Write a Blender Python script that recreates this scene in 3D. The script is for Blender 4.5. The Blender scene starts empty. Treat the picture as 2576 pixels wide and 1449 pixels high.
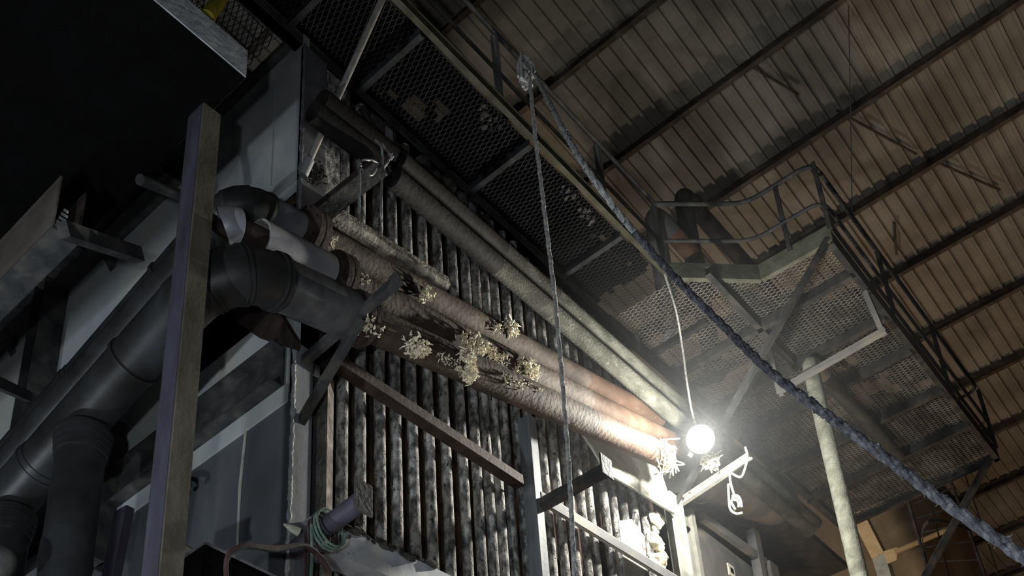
import bpy, bmesh, math, random
from mathutils import Vector, Matrix, noise
random.seed(7)
SC = bpy.context.scene
COL = SC.collection

# ------------------------------------------------------------------ camera
# world axes: +X along the tube wall (away), +Y into the boiler, +Z up.  Eye 1.6 m above the floor.
EYE = Vector((0, 0, 1.6))
F, CX, CY = 2919.28, 1288.0, 1717.0
cam_d = bpy.data.cameras.new('camera'); cam = bpy.data.objects.new('camera', cam_d); COL.objects.link(cam)
# rows of the fitted rotation act on world vectors
R_ = Matrix((( 0.64570214, -0.76118089, -0.06060033), (0.31640157, 0.33893858, -0.88600829), (0.69495237, 0.55292341, 0.45969219)))
cx_, cy_, cz_ = R_.row[0].copy(), R_.row[1].copy(), R_.row[2].copy()
m = Matrix((cx_, -cy_, -cz_)).transposed().to_4x4(); m.translation = EYE
cam.matrix_world = m
cam_d.sensor_width = 36.0; cam_d.lens = F / 2576 * 36.0
cam_d.shift_y = (CY - 724.5) / 2576; cam_d.clip_start = 0.05; cam_d.clip_end = 200
SC.camera = cam

# ------------------------------------------------------------------ world, lamps, exposure
w = bpy.data.worlds.new('night'); SC.world = w; w.use_nodes = True
bg = w.node_tree.nodes['Background']; bg.inputs[0].default_value = (0.55, 0.62, 0.75, 1); bg.inputs[1].default_value = 0.006
SC.view_settings.view_transform = 'Standard'; SC.view_settings.look = 'None'
SC.view_settings.gamma = 1.0; SC.view_settings.exposure = 0.0; SC.view_settings.use_curve_mapping = False
def lamp(name, kind, loc, power, col, size=0.1, spot=None, aim=None):
    d = bpy.data.lights.new(name, kind); d.energy = power; d.color = col
    if kind in ('POINT', 'SPOT'): d.shadow_soft_size = size
    if kind == 'AREA': d.size = size
    if spot: d.spot_size = spot; d.spot_blend = 0.8
    o = bpy.data.objects.new(name, d); COL.objects.link(o); o.location = loc
    if aim is not None: o.rotation_euler = (Vector(aim) - Vector(loc)).to_track_quat('-Z', 'Y').to_euler()
    return o
WORK = Vector((7.645, 3.734, 8.225))                                        # the bare flood lamp hanging before the pipes
LAMP_AT = WORK + (EYE - WORK).normalized() * .45
lamp('work_light', 'SPOT', LAMP_AT, 660, (1.0, 0.97, 0.86), 0.05, math.radians(152), LAMP_AT + Vector((-1, -.5, -.6)))   # the flood's beam, towards the viewer
lamp('work_light', 'POINT', LAMP_AT, 265, (1.0, 0.97, 0.88), 0.05)                # its spill to all sides
lamp('hand_light', 'POINT', (-1.3, 2.9, 1.8), 650, (0.85, 0.93, 1.0), 0.08)       # cool hand lamp to the left of the viewer
lamp('head_light', 'POINT', (-0.5, 0.2, 1.75), 400, (0.85, 0.93, 1.0), 0.05)      # cool lamp beside the viewer
lamp('bay_light', 'POINT', (-0.6, 8.4, 2.4), 520, (0.80, 0.90, 1.0), 0.2)         # cool lamp further along the left bay
lamp('sodium_light', 'POINT', (13.4, 6.0, 11.0), 130, (1.0, 0.88, 0.72), 0.3)     # sodium lamp over the boiler roof
lamp('sodium_light', 'POINT', (14.6, 2.7, 2.6), 650, (1.0, 0.68, 0.40), 0.3)     # sodium lamp low in the far bay

# ------------------------------------------------------------------ projecting pixels onto real planes
def P(px, py, X=None, Y=None, Z=None):
    """world point of pixel (px,py) on the plane X=, Y= or Z= (Z is world height)"""
    c = Vector(((px - CX) / F, (py - CY) / F, 1.0))
    d = R_.transposed() @ c
    if X is not None: k = X / d.x
    elif Y is not None: k = Y / d.y
    else: k = (Z - EYE.z) / d.z
    return EYE + d * k
def lerp(a, b, t): return a + (b - a) * t

# ------------------------------------------------------------------ materials
def ramp(nt, fac, stops):
    r = nt.nodes.new('ShaderNodeValToRGB'); e = r.color_ramp.elements
    while len(e) > 1: e.remove(e[-1])
    for i, (p, c) in enumerate(stops):
        el = e[0] if i == 0 else e.new(p)
        el.position = p; el.color = (c[0], c[1], c[2], 1)
    nt.links.new(fac, r.inputs[0]); return r.outputs[0]
def mat(name, stops, scale=6, stretch=(1, 1, 1), rough=.8, metal=0.0, bump=.25, bscale=None, detail=6, dist=.3, spots=None, spec=.3):
    """noise-driven paint, rust and dust; spots=(colour, scale, threshold) adds a second mottling"""
    M = bpy.data.materials.new(name); M.use_nodes = True; nt = M.node_tree; N = nt.nodes; L = nt.links
    b = N['Principled BSDF']
    tc = N.new('ShaderNodeTexCoord'); mp = N.new('ShaderNodeMapping'); mp.inputs['Scale'].default_value = stretch
    L.new(tc.outputs['Object'], mp.inputs[0])
    n = N.new('ShaderNodeTexNoise'); n.inputs['Scale'].default_value = scale; n.inputs['Detail'].default_value = detail
    n.inputs['Distortion'].default_value = dist; L.new(mp.outputs[0], n.inputs['Vector'])
    k = len(stops)
    st = [(0.32 + 0.36 * i / max(1, k - 1), c) for i, c in enumerate(stops)]
    col = ramp(nt, n.outputs['Fac'], st)
    if spots:
        n2 = N.new('ShaderNodeTexNoise'); n2.inputs['Scale'].default_value = spots[1]; n2.inputs['Detail'].default_value = 5
        n2.inputs['Distortion'].default_value = .6
        L.new(mp.outputs[0], n2.inputs['Vector'])
        f = ramp(nt, n2.outputs['Fac'], [(spots[2], (0, 0, 0)), (min(1, spots[2] + .06), (1, 1, 1))])
        mx = N.new('ShaderNodeMixRGB'); L.new(f, mx.inputs[0]); L.new(col, mx.inputs[1])
        mx.inputs[2].default_value = (*spots[0], 1); col = mx.outputs[0]
    L.new(col, b.inputs['Base Color'])
    b.inputs['Roughness'].default_value = rough; b.inputs['Metallic'].default_value = metal
    b.inputs['Specular IOR Level'].default_value = spec
    if bump:
        n3 = N.new('ShaderNodeTexNoise'); n3.inputs['Scale'].default_value = bscale or scale * 4; n3.inputs['Detail'].default_value = 5
        L.new(tc.outputs['Object'], n3.inputs['Vector'])
        bp = N.new('ShaderNodeBump'); bp.inputs['Strength'].default_value = bump; bp.inputs['Distance'].default_value = .02
        L.new(n3.outputs['Fac'], bp.inputs['Height']); L.new(bp.outputs[0], b.inputs['Normal'])
    return M
def g(v, t=(1, 1, 1)): return (v * t[0], v * t[1], v * t[2])
BLU = (.92, .98, 1.06); WRM = (1.08, 1.0, .86); BRN = (1.25, .95, .72)
MT = {}
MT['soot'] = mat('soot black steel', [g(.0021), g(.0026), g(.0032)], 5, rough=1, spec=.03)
MT['dark'] = mat('dark dusty steel', [g(.02, BLU), g(.035), g(.06, WRM)], 7, rough=.75, bump=.3)
MT['dark3'] = mat('sooty steel', [g(.010, BLU), g(.018, BLU), g(.032)], 7, rough=.8, bump=.3)
MT['brownbeam'] = mat('brown grey beam paint', [(.055, .046, .038), (.085, .073, .061), (.115, .10, .086)], 4, stretch=(1, .5, 1), rough=.8, bump=.15)
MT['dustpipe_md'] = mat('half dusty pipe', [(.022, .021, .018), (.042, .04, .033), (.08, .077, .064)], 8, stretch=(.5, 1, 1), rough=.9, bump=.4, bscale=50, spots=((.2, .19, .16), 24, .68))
MT['dark2'] = mat('charcoal steel', [g(.03, BLU), g(.045), g(.06, WRM)], 9, rough=.7)
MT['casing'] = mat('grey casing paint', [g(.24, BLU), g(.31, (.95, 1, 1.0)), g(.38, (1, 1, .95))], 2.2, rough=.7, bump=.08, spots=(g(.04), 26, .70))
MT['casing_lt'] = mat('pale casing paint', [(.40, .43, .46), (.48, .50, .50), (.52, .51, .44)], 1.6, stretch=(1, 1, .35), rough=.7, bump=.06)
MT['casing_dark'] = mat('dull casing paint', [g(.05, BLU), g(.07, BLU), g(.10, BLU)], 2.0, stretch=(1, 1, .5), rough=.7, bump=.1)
MT['corner'] = mat('streaked corner plate', [g(.09, BLU), g(.15, BLU), g(.22, BLU)], 5, stretch=(2.2, 2.2, .25), rough=.7, bump=.15)
MT['tube'] = mat('ash-crusted tube', [g(.06), g(.15, (1.03, 1, .95)), g(.34, (1.03, 1, .95)), g(.46, (1.03, 1.01, .95))], 22, stretch=(1, 1, .5), rough=.95, bump=.6, bscale=60, spots=(g(.025), 46, .61), dist=.15, detail=9)
MT['refract'] = mat('burnt refractory', [(.012, .009, .007), (.05, .034, .024), (.11, .07, .045)], 6, rough=1, bump=.8)
MT['rust'] = mat('brown rusted pipe', [(.028, .020, .016), (.052, .038, .030), (.085, .066, .052)], 7, stretch=(.6, 1, 1), rough=.8, bump=.35, spots=((.13, .115, .092), 16, .66))
MT['rust_or'] = mat('orange rusted pipe', [(.036, .019, .011), (.058, .031, .018), (.082, .052, .034)], 6, stretch=(.6, 1, 1), rough=.8, bump=.35, spots=((.13, .10, .07), 24, .68))
MT['rust_dk'] = mat('dark red rust', [(.016, .010, .009), (.030, .019, .016), (.05, .034, .028)], 8, rough=.8, bump=.25)
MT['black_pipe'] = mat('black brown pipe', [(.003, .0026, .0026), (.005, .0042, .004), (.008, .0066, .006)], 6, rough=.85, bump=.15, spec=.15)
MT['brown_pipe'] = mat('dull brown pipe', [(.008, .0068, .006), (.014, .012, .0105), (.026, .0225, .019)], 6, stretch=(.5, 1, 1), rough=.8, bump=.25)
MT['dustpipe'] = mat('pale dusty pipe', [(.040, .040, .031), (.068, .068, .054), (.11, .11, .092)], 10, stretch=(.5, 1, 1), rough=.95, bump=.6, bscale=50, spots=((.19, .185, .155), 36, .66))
MT['clad_dk'] = mat('dark lagging sheet', [g(.010, WRM), g(.018), g(.032, BLU)], 3, rough=.45, metal=.1, bump=.2, bscale=7)
MT['clad_dusty'] = mat('dusty dark lagging', [g(.022), g(.045, BLU), g(.085)], 4, rough=.6, metal=.1, bump=.2, bscale=9)
MT['clad_lt'] = mat('bright lagging sheet', [g(.24, (.96, .97, 1.08)), g(.33, (.98, .98, 1.06)), g(.42, (1, 1, .92))], 4, rough=.4, metal=.3, bump=.1, bscale=8, spots=(g(.12), 12, .70))
MT['clad_md'] = mat('worn lagging sheet', [g(.09, (.95, .97, 1.1)), g(.14, (.97, .98, 1.08)), g(.21)], 5, rough=.4, metal=.25, bump=.12, bscale=8)
MT['galv'] = mat('dull galvanised bar', [g(.35), g(.5, WRM), g(.6)], 14, rough=.35, metal=.8, bump=.1)
MT['wool'] = mat('mineral wool', [(.55, .49, .35), (.72, .66, .50), (.82, .77, .62)], 20, rough=1, bump=.6, bscale=90)
MT['rope'] = mat('dusty grey rope', [g(.25), g(.42, (1, 1, .96)), g(.62, (1, 1, .93))], 30, rough=1, bump=.6, bscale=140)
MT['rope_blue'] = mat('dusty blue grey rope', [(.045, .045, .054), (.09, .09, .104), (.19, .19, .2)], 26, rough=1, bump=.6, bscale=140)
MT['cord'] = mat('white cord', [(.55, .52, .42), (.72, .69, .58)], 20, rough=.9, bump=.3)
MT['wire'] = mat('grey wire', [g(.16), g(.30)], 20, rough=.6, metal=.5)
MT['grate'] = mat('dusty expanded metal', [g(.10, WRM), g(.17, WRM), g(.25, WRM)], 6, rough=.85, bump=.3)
MT['grate_dk'] = mat('sooty expanded metal', [g(.008, BLU), g(.014, BLU), g(.026)], 4, rough=.85, bump=.3)  # darker than the platform grating
MT['green'] = mat('olive green paint', [(.026, .025, .015), (.040, .038, .023), (.056, .054, .037)], 6, rough=.75, bump=.2)
MT['pale_pipe'] = mat('pale dust coated pipe', [(.20, .205, .16), (.31, .315, .255), (.43, .43, .36)], 9, rough=.95, bump=.5, bscale=50)
MT['green_lt'] = mat('dusty olive green paint', [(.075, .078, .054), (.105, .108, .078), (.14, .142, .11)], 6, rough=.8, bump=.2)  # lighter olive than the walkway edge
MT['rust_vent'] = mat('orange rust of vent pipe', [(.10, .055, .035), (.19, .10, .06), (.24, .15, .10)], 5, rough=.85, bump=.3)
MT['olive'] = mat('olive brown column paint', [(.055, .047, .034), (.082, .072, .054), (.115, .10, .08)], 9, stretch=(1, 1, .4), rough=.7, bump=.15)
MT['violet'] = mat('purple primer', [(.036, .033, .042), (.050, .046, .064), (.066, .065, .092)], 6, stretch=(1, 1, .3), rough=.6, bump=.15)
MT['bluewhite'] = mat('peeling pale blue paint', [(.20, .22, .27), (.42, .45, .50), (.55, .55, .50)], 3.5, rough=.7, bump=.15, spots=(g(.10), 9, .66))
MT['concrete'] = mat('pale concrete', [g(.20, BLU), g(.28, BLU), g(.36, (.95, 1, 1))], 6, rough=.95, bump=.5)
MT['roof'] = mat('dusty roof sheet', [(.19, .168, .138), (.26, .232, .192), (.33, .30, .255)], 1.3, rough=.9, bump=.05, detail=3)
MT['purlin'] = mat('brown primer purlin', [(.055, .042, .034), (.085, .066, .052), (.13, .105, .085)], 5, rough=.85, bump=.1)
MT['yellow'] = mat('yellow safety paint', [(.32, .30, .03), (.48, .46, .05)], 9, rough=.6)
MT['ledge'] = mat('ash covered ledge', [g(.07, WRM), g(.15, WRM), g(.27, WRM)], 9, rough=1, bump=.8, bscale=40)
MT['bright'] = mat('whitened steel', [(.22, .22, .195), (.30, .30, .265), (.38, .375, .335)], 5, rough=.8, bump=.2, spots=((.17, .14, .115), 8, .66))
MT['drum'] = mat('dusty grey drum', [g(.12, BLU), g(.16), g(.22, WRM)], 3, rough=.9, bump=.2)
MT['hose_bk'] = mat('black hose', [g(.02), g(.05)], 12, rough=.85, bump=.1, spec=.15)
MT['hose_rd'] = mat('faded red hose', [(.045, .02, .02), (.085, .042, .04)], 12, rough=.85, bump=.1, spec=.15)
MT['hose_gn'] = mat('faded green hose', [(.05, .09, .065), (.14, .19, .16)], 12, rough=.85, bump=.1, spec=.15)
MT['dirt'] = mat('caked dirt', [(.02, .019, .018), (.045, .04, .035), (.09, .082, .075)], 14, rough=1, bump=.8, bscale=60)
MT['tan'] = mat('tan painted steel', [(.36, .25, .13), (.44, .32, .18), (.5, .38, .23)], 4, rough=.85, bump=.1)
MT['brownwall'] = mat('brown sheet wall', [(.16, .115, .07), (.21, .155, .095), (.27, .2, .13)], 1.6, rough=.9, bump=.1)
MT['floor'] = mat('concrete floor', [g(.10), g(.16)], 2, rough=.95)
def emit(name, col, s):
    M = bpy.data.materials.new(name); M.use_nodes = True; nt = M.node_tree; nt.nodes.clear()
    e = nt.nodes.new('ShaderNodeEmission'); o = nt.nodes.new('ShaderNodeOutputMaterial')
    e.inputs[0].default_value = (*col, 1); e.inputs[1].default_value = s; nt.links.new(e.outputs[0], o.inputs[0]); return M
MT['lens'] = emit('lit lamp lens', (1, .98, .9), 60)

# ------------------------------------------------------------------ mesh builder
class MB:
    def __init__(s): s.v = []; s.f = []
    def add(s, vs, fs):
        o = len(s.v); s.v += [Vector(q) for q in vs]; s.f += [tuple(i + o for i in q) for q in fs]
    def box(s, lo, hi):
        x0, y0, z0 = lo; x1, y1, z1 = hi
        s.add([(x0,y0,z0),(x1,y0,z0),(x1,y1,z0),(x0,y1,z0),(x0,y0,z1),(x1,y0,z1),(x1,y1,z1),(x0,y1,z1)],
              [(0,3,2,1),(4,5,6,7),(0,1,5,4),(1,2,6,5),(2,3,7,6),(3,0,4,7)]); return s
    def prof(s, p0, p1, pts, up=(0, 0, 1)):
        """sweep a closed 2D outline (side, up) from p0 to p1"""
        p0 = Vector(p0); p1 = Vector(p1); d = (p1 - p0).normalized(); u = Vector(up)
        sd = d.cross(u)
        if sd.length < 1e-4: sd = d.cross(Vector((1, 0, 0)))
        sd.normalize(); u = sd.cross(d).normalized(); n = len(pts)
        vs = [p0 + sd * a + u * b for a, b in pts] + [p1 + sd * a + u * b for a, b in pts]
        fs = [(i, (i + 1) % n, n + (i + 1) % n, n + i) for i in range(n)]
        fs += [tuple(range(n))[::-1], tuple(range(n, 2 * n))]
        s.add(vs, fs); return s
    def bar(s, p0, p1, w, h, up=(0, 0, 1), off=(0, 0)):
        a, b = off
        return s.prof(p0, p1, [(a-w/2, b-h/2), (a+w/2, b-h/2), (a+w/2, b+h/2), (a-w/2, b+h/2)], up)
    def angle(s, p0, p1, w, h, t=.008, up=(0, 0, 1), sx=1, sy=1):
        pts = [(0, 0), (w*sx, 0), (w*sx, t*sy), (t*sx, t*sy), (t*sx, h*sy), (0, h*sy)]
        return s.prof(p0, p1, pts, up)
    def channel(s, p0, p1, h, fl, t=.01, up=(0, 0, 1), sx=1):
        a = [(0, 0), (fl, 0), (fl, t), (t, t), (t, h - t), (fl, h - t), (fl, h), (0, h)]
        return s.prof(p0, p1, [(x * sx, y) for x, y in a], up)
    def ibeam(s, p0, p1, h, b, t=.01, up=(0, 0, 1)):
        a = [(-b/2,0),(b/2,0),(b/2,t),(t/2,t),(t/2,h-t),(b/2,h-t),(b/2,h),(-b/2,h),(-b/2,h-t),(-t/2,h-t),(-t/2,t),(-b/2,t)]
        return s.prof(p0, p1, a, up)
    def tube(s, path, r, n=14, caps=True, rough=0.0, rs=None):
        path = [Vector(p) for p in path]; m_ = len(path)
        if rs is None: rs = [r] * m_
        t0 = (path[1] - path[0]).normalized()
        a = Vector((0, 0, 1)) if abs(t0.z) < .9 else Vector((1, 0, 0))
        u = t0.cross(a).normalized(); vs = []; prev = t0
        for i in range(m_):
            t = (path[min(i+1, m_-1)] - path[max(i-1, 0)]).normalized()
            q = prev.rotation_difference(t); u = q @ u; u = (u - t * u.dot(t)).normalized(); v = t.cross(u); prev = t
            for k in range(n):
                an = 2 * math.pi * k / n; rr = rs[i]
                if rough:
                    pp = path[i] + (u * math.cos(an) + v * math.sin(an)) * rr
                    rr *= 1 + rough * noise.noise(pp * 14) + rough * .6 * noise.noise(pp * 41)
                vs.append(path[i] + (u * math.cos(an) + v * math.sin(an)) * rr)
        fs = [(i*n+k, i*n+(k+1) % n, (i+1)*n+(k+1) % n, (i+1)*n+k) for i in range(m_-1) for k in range(n)]
        if caps: fs += [tuple(range(n))[::-1], tuple(range((m_-1)*n, m_*n))]
        s.add(vs, fs); return s
    def pipe(s, p0, p1, ro, ri, n=24):
        """hollow straight pipe with open ends"""
        p0 = Vector(p0); p1 = Vector(p1); t = (p1 - p0).normalized()
        a = Vector((0, 0, 1)) if abs(t.z) < .9 else Vector((1, 0, 0)); u = t.cross(a).normalized(); v = t.cross(u); vs = []
        for p, r in ((p0, ro), (p1, ro), (p1, ri), (p0, ri)):
            vs += [p + (u * math.cos(2*math.pi*k/n) + v * math.sin(2*math.pi*k/n)) * r for k in range(n)]
        fs = [(j*n+k, j*n+(k+1) % n, ((j+1) % 4)*n+(k+1) % n, ((j+1) % 4)*n+k) for j in range(4) for k in range(n)]
        s.add(vs, fs); return s
    def ball(s, c, r, sq=(1, 1, 1), nz=0.0, seg=10, fr=9):
        c = Vector(c); vs = []; rings = seg // 2 + 1
        for i in range(rings + 1):
            th = math.pi * i / rings
            for k in range(seg):
                ph = 2 * math.pi * k / seg
                d = Vector((math.sin(th)*math.cos(ph), math.sin(th)*math.sin(ph), math.cos(th)))
                rr = r * (1 + nz * noise.noise((c + d * r) * fr) + nz * .5 * noise.noise((c + d * r) * fr * 2.7))
                vs.append(c + Vector((d.x*sq[0], d.y*sq[1], d.z*sq[2])) * rr)
        fs = [(i*seg+k, (i+1)*seg+k, (i+1)*seg+(k+1) % seg, i*seg+(k+1) % seg) for i in range(rings) for k in range(seg)]
        s.add(vs, fs); return s
    def plate(s, poly, nrm, t):
        """flat polygon with thickness t along nrm"""
        n = len(poly); nv = Vector(nrm).normalized() * t
        vs = [Vector(p) for p in poly] + [Vector(p) + nv for p in poly]
        fs = [tuple(range(n)), tuple(range(n, 2*n))[::-1]] + [(i, n + i, n + (i+1) % n, (i+1) % n) for i in range(n)]
        s.add(vs, fs); return s
    def build(s, name, material, parent=None, smooth=False, sharp=38):
        me = bpy.data.meshes.new(name)
        if parent is None:
            c = Vector((0, 0, 0))
            if s.v:
                lo = [min(q[i] for q in s.v) for i in range(3)]; hi = [max(q[i] for q in s.v) for i in range(3)]
                c = Vector(((lo[0]+hi[0])/2, (lo[1]+hi[1])/2, lo[2]))
        else: c = Vector((0, 0, 0))
        me.from_pydata([q - c for q in s.v], [], s.f); me.update()
        bm = bmesh.new(); bm.from_mesh(me); bmesh.ops.recalc_face_normals(bm, faces=bm.faces[:]); bm.to_mesh(me); bm.free()
        o = bpy.data.objects.new(name, me); COL.objects.link(o); o.location = c
        if material: me.materials.append(material if not isinstance(material, str) else MT[material])
        if smooth:
            for p in me.polygons: p.use_smooth = True
            try: me.set_sharp_from_angle(angle=math.radians(sharp))
            except Exception: pass
        if parent is not None:
            o.parent = parent
            o.location = -world_loc(parent)
        return o
def world_loc(o):
    v = Vector(o.location)
    while o.parent is not None: o = o.parent; v = v + Vector(o.location)
    return v
def tag(o, label, cat, group=None, kind=None):
    if label: o['label'] = label
    if cat: o['category'] = cat
    if group: o['group'] = group
    if kind: o['kind'] = kind
    return o
def thing(name, loc, label, cat, group=None):
    o = bpy.data.objects.new(name, None); COL.objects.link(o); o.location = loc; o.empty_display_size = .1
    return tag(o, label, cat, group)
def one(mb, name, material, label, cat, group=None, smooth=False, sharp=38):
    return tag(mb.build(name, material, None, smooth, sharp), label, cat, group)
def rounded(pts, r, n=6):
    pts = [Vector(p) for p in pts]; out = [pts[0]]
    for i in range(1, len(pts) - 1):
        a, b, c = pts[i-1], pts[i], pts[i+1]; ra = r[i] if isinstance(r, (list, tuple)) else r
        d0 = (a - b); d1 = (c - b); ra = min(ra, d0.length * .49, d1.length * .49)
        p0 = b + d0.normalized() * ra; p1 = b + d1.normalized() * ra
        for k in range(n + 1):
            t = k / n; out.append(p0 * (1-t)**2 + b * 2*t*(1-t) + p1 * t*t)
    out.append(pts[-1]); return out
def spline(pts, n=8):
    pts = [Vector(p) for p in pts]; out = []
    q = [pts[0]*2 - pts[1]] + pts + [pts[-1]*2 - pts[-2]]
    for i in range(1, len(q) - 2):
        a, b, c, d = q[i-1], q[i], q[i+1], q[i+2]
        for k in range(n):
            t = k / n
            out.append(.5 * ((2*b) + (c - a)*t + (2*a - 5*b + 4*c - d)*t*t + (3*b - 3*c + d - a)*t**3))
    out.append(pts[-1]); return out
def divide(p0, p1, step):
    n = max(1, int((Vector(p1) - Vector(p0)).length / step)); return [lerp(Vector(p0), Vector(p1), i / n) for i in range(n + 1)]
def tuft(c, r, n=26, seed=1, flat=1.0, ax=(1, 0, 0), spread=0.0):
    """ragged clump of loose wool: many small curled flakes and threads"""
    rd = random.Random(seed); b = MB(); ax = Vector(ax)
    for i in range(n * 3):
        d = Vector((rd.gauss(0, 1), rd.gauss(0, 1), rd.gauss(0, 1) * flat)); d = d.normalized() * r * rd.random() ** .5
        p = Vector(c) + d + ax * rd.uniform(-spread, spread)
        if i % 3:
            q = Vector((rd.gauss(0, 1), rd.gauss(0, 1), rd.gauss(0, 1))).normalized() * r * .3
            q2 = Vector((rd.gauss(0, 1), rd.gauss(0, 1), rd.gauss(0, 1))).normalized() * r * .25
            b.tube([p, p + q, p + q + q2, p + q + q2 * 2 - Vector((0, 0, r * .1))], r * .07, 4, True, 0, [r*.07, r*.10, r*.08, r*.03])
        else:
            s_ = r * rd.uniform(.07, .17); b.ball(p, s_, (rd.uniform(.5, 1.7), rd.uniform(.5, 1.5), rd.uniform(.4, 1.2)), 1.0, 7, 34)
    return b
def grating(inside, x0, x1, y0, y1, z, lw=.105, sw=.044, h=.017, t=.007):
    """expanded metal: zig-zag strands along Y, mirrored so that neighbours meet"""
    b = MB(); n = int((x1 - x0) / (sw / 2)); half = lw / 2; amp = sw / 4
    for i in range(n):
        xc = x0 + (i + .5) * sw / 2; sgn = 1 if i % 2 else -1
        m_ = int((y1 - y0) / half)
        for k in range(m_):
            ya = y0 + k * half; yb = ya + half; s2 = sgn * (1 if k % 2 else -1)
            if not inside(xc, (ya + yb) / 2): continue
            a = Vector((xc - amp * s2, ya, z)); c = Vector((xc + amp * s2, yb, z))
            d = Vector((.5, 0, .87)) * h; e = Vector((t, 0, 0))
            b.add([a, a + e, a + e + d, a + d, c, c + e, c + e + d, c + d], [(0,1,5,4),(1,2,6,5),(2,3,7,6),(3,0,4,7)])
    return b
H = EYE.z
WZ = 8.578 + H            # level of the gratings
FY = 4.5                  # centre plane of the boiler tubes
CXF = 3.58                # plane of the boiler's end casing
# ================================================================== SETTING
def roof_z(x): return 14.0 + H - 0.1 * (x - 10.5)
def PR(px, py, dz=0.0):
    """pixel onto the sloping roof plane"""
    c = Vector(((px - CX) / F, (py - CY) / F, 1.0)); d = R_.transposed() @ c
    k = (14.0 + 1.05 + dz) / (d.z + .1 * d.x); return EYE + d * k
b = MB(); pitch = .19; x0, x1 = -2.0, 34.0; ys = []
y = -10.0
while y < 11:
    ys += [(y, 0), (y + .125, 0), (y + .135, -.045), (y + .175, -.045)]; y += pitch
n = len(ys)
vs = [(x0, yy, roof_z(x0) + zz) for yy, zz in ys] + [(x1, yy, roof_z(x1) + zz) for yy, zz in ys]
b.add(vs, [(i, i + 1, n + i + 1, n + i) for i in range(n - 1)])
vs = [(x0, -10, roof_z(x0) + .05), (x0, 11, roof_z(x0) + .05), (x1, 11, roof_z(x1) + .05), (x1, -10, roof_z(x1) + .05)]
b.add(vs, [(0, 1, 2, 3)])
ceiling = tag(b.build('ceiling', 'roof'), 'ribbed metal roof sheeting of the boiler hall', 'roof', kind='structure')
for k in range(-6, 13):
    x = 9.96 + 1.44 * k; z = roof_z(x) - .045
    b = MB(); b.prof((x, -10, z), (x, 11, z), [(0, 0), (.07, 0), (.07, -.012), (.012, -.012), (.012, -.2), (-.06, -.2), (-.06, -.188), (0, -.188)])
    b.build('purlin', 'purlin', ceiling)
for (a, c) in (((2105, 278), (2305, 388)), ((2330, 396), (2515, 478)), ((1895, 170), (2008, 238)), ((2255, 640), (2250, 560))):
    b = MB(); b.tube([PR(*a, -.1), PR(*c, -.1)], .018, 8); b.build('brace_rod', 'purlin', ceiling)
b = MB(); b.box((-6, -12, -.1), (36, 12, 0)); tag(b.build('floor', 'floor'), 'concrete floor of the boiler hall', 'floor', kind='structure')
b = MB(); b.box((33, -12, 0), (33.2, 12, roof_z(33))); tag(b.build('wall_back', 'brownwall'), 'far end wall of the hall', 'wall', kind='structure')

# ================================================================== BOILER
boiler = thing('boiler', (5.5, 4.7, 0), 'big old boiler with rows of ash-crusted wall tubes and grey casing', 'boiler')
def bp(mb, name, m, smooth=False, label=None):
    o = mb.build(name, m, boiler, smooth)
    if label: o['label'] = label
    return o
b = MB(); b.box((3.66, 4.68, 0), (8.3, 4.74, 10.1)); bp(b, 'refractory_wall', 'refract')
TX = [4.05, 4.215, 4.395, 4.55, 4.713, 4.89, 5.066, 5.245, 5.41, 5.535, 5.655, 5.78, 5.94, 6.10, 6.272, 6.427, 6.60, 6.77, 6.90, 7.136, 7.28, 7.45, 7.62, 7.8]
for i, x in enumerate(TX):
    rd = random.Random(i); top = 10.02 if x < 6.2 else 9.95
    low = 2.0
    b = MB(); path = divide((x + rd.uniform(-.006, .006), FY + rd.uniform(-.012, .012), low), (x, FY, top), .045)
    b.tube(path, .040, 14, True, .035); bp(b, 'wall_tube', 'tube', True)
# flat bar beside the first tube, corner plates
b = MB(); b.plate([Vector((3.835, 4.40, 2.0)), Vector((3.935, 4.455, 2.0)), Vector((3.935, 4.50, 2.0)), Vector((3.835, 4.50, 2.0))], (0, 0, 1), 4.95); bp(b, 'flat_bar', 'ledge')
b = MB(); b.box((3.58, 4.43, 0), (3.735, 4.47, 7.05)); bp(b, 'corner_plate', 'corner')
b = MB(); b.box((3.735, 4.5, 0), (3.85, 4.54, 7.05)); bp(b, 'corner_plate', 'dark2')
b = MB(); b.box((3.58, 4.43, 8.1), (3.80, 4.47, 10.05)); bp(b, 'corner_plate', 'clad_md')
b = MB(); b.box((3.80, 4.46, 8.1), (3.97, 4.52, 10.05)); bp(b, 'corner_plate', 'tube')
b = MB()
b.tube(divide((3.578, 4.43, 8.1), (3.578, 4.43, 10.05), .02), .012, 8, True, .9)
bp(b, 'weld_bead', 'corner', True)
b = MB()
b.tube(divide((3.578, 4.43, 4.3), (3.578, 4.43, 7.0), .02), .013, 8, True, 1.0)
bp(b, 'weld_bead', 'casing', True)
# end casing, left of the corner
b = MB(); b.box((CXF, 4.45, 8.58), (3.64, 5.85, 10.24)); b.box((CXF, 5.85, 9.78), (3.64, 10.5, 10.24)); bp(b, 'casing_panel', 'casing')
b = MB(); b.box((CXF, 5.85, 7.44), (3.64, 10.5, 9.78)); bp(b, 'casing_panel', 'casing_lt')  # paler casing copy: the light on these plates is put into the colour
b = MB(); b.box((3.70, 4.45, 6.9), (3.76, 6.2, 8.58)); bp(b, 'casing_recess', 'soot')  # plain black panel set back behind the casing plane
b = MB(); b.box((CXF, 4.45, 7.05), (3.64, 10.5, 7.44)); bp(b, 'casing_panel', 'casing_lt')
b = MB(); b.box((3.555, 4.45, 1.5), (3.64, 10.5, 6.62)); bp(b, 'casing_panel', 'casing_dark')  # darker casing copy: the shade on this panel is painted as colour
b = MB(); b.box((3.54, 4.45, 6.54), (3.556, 10.5, 6.68)); bp(b, 'casing_strip', 'casing')  # strip added for the lit part above the painted shade
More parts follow.
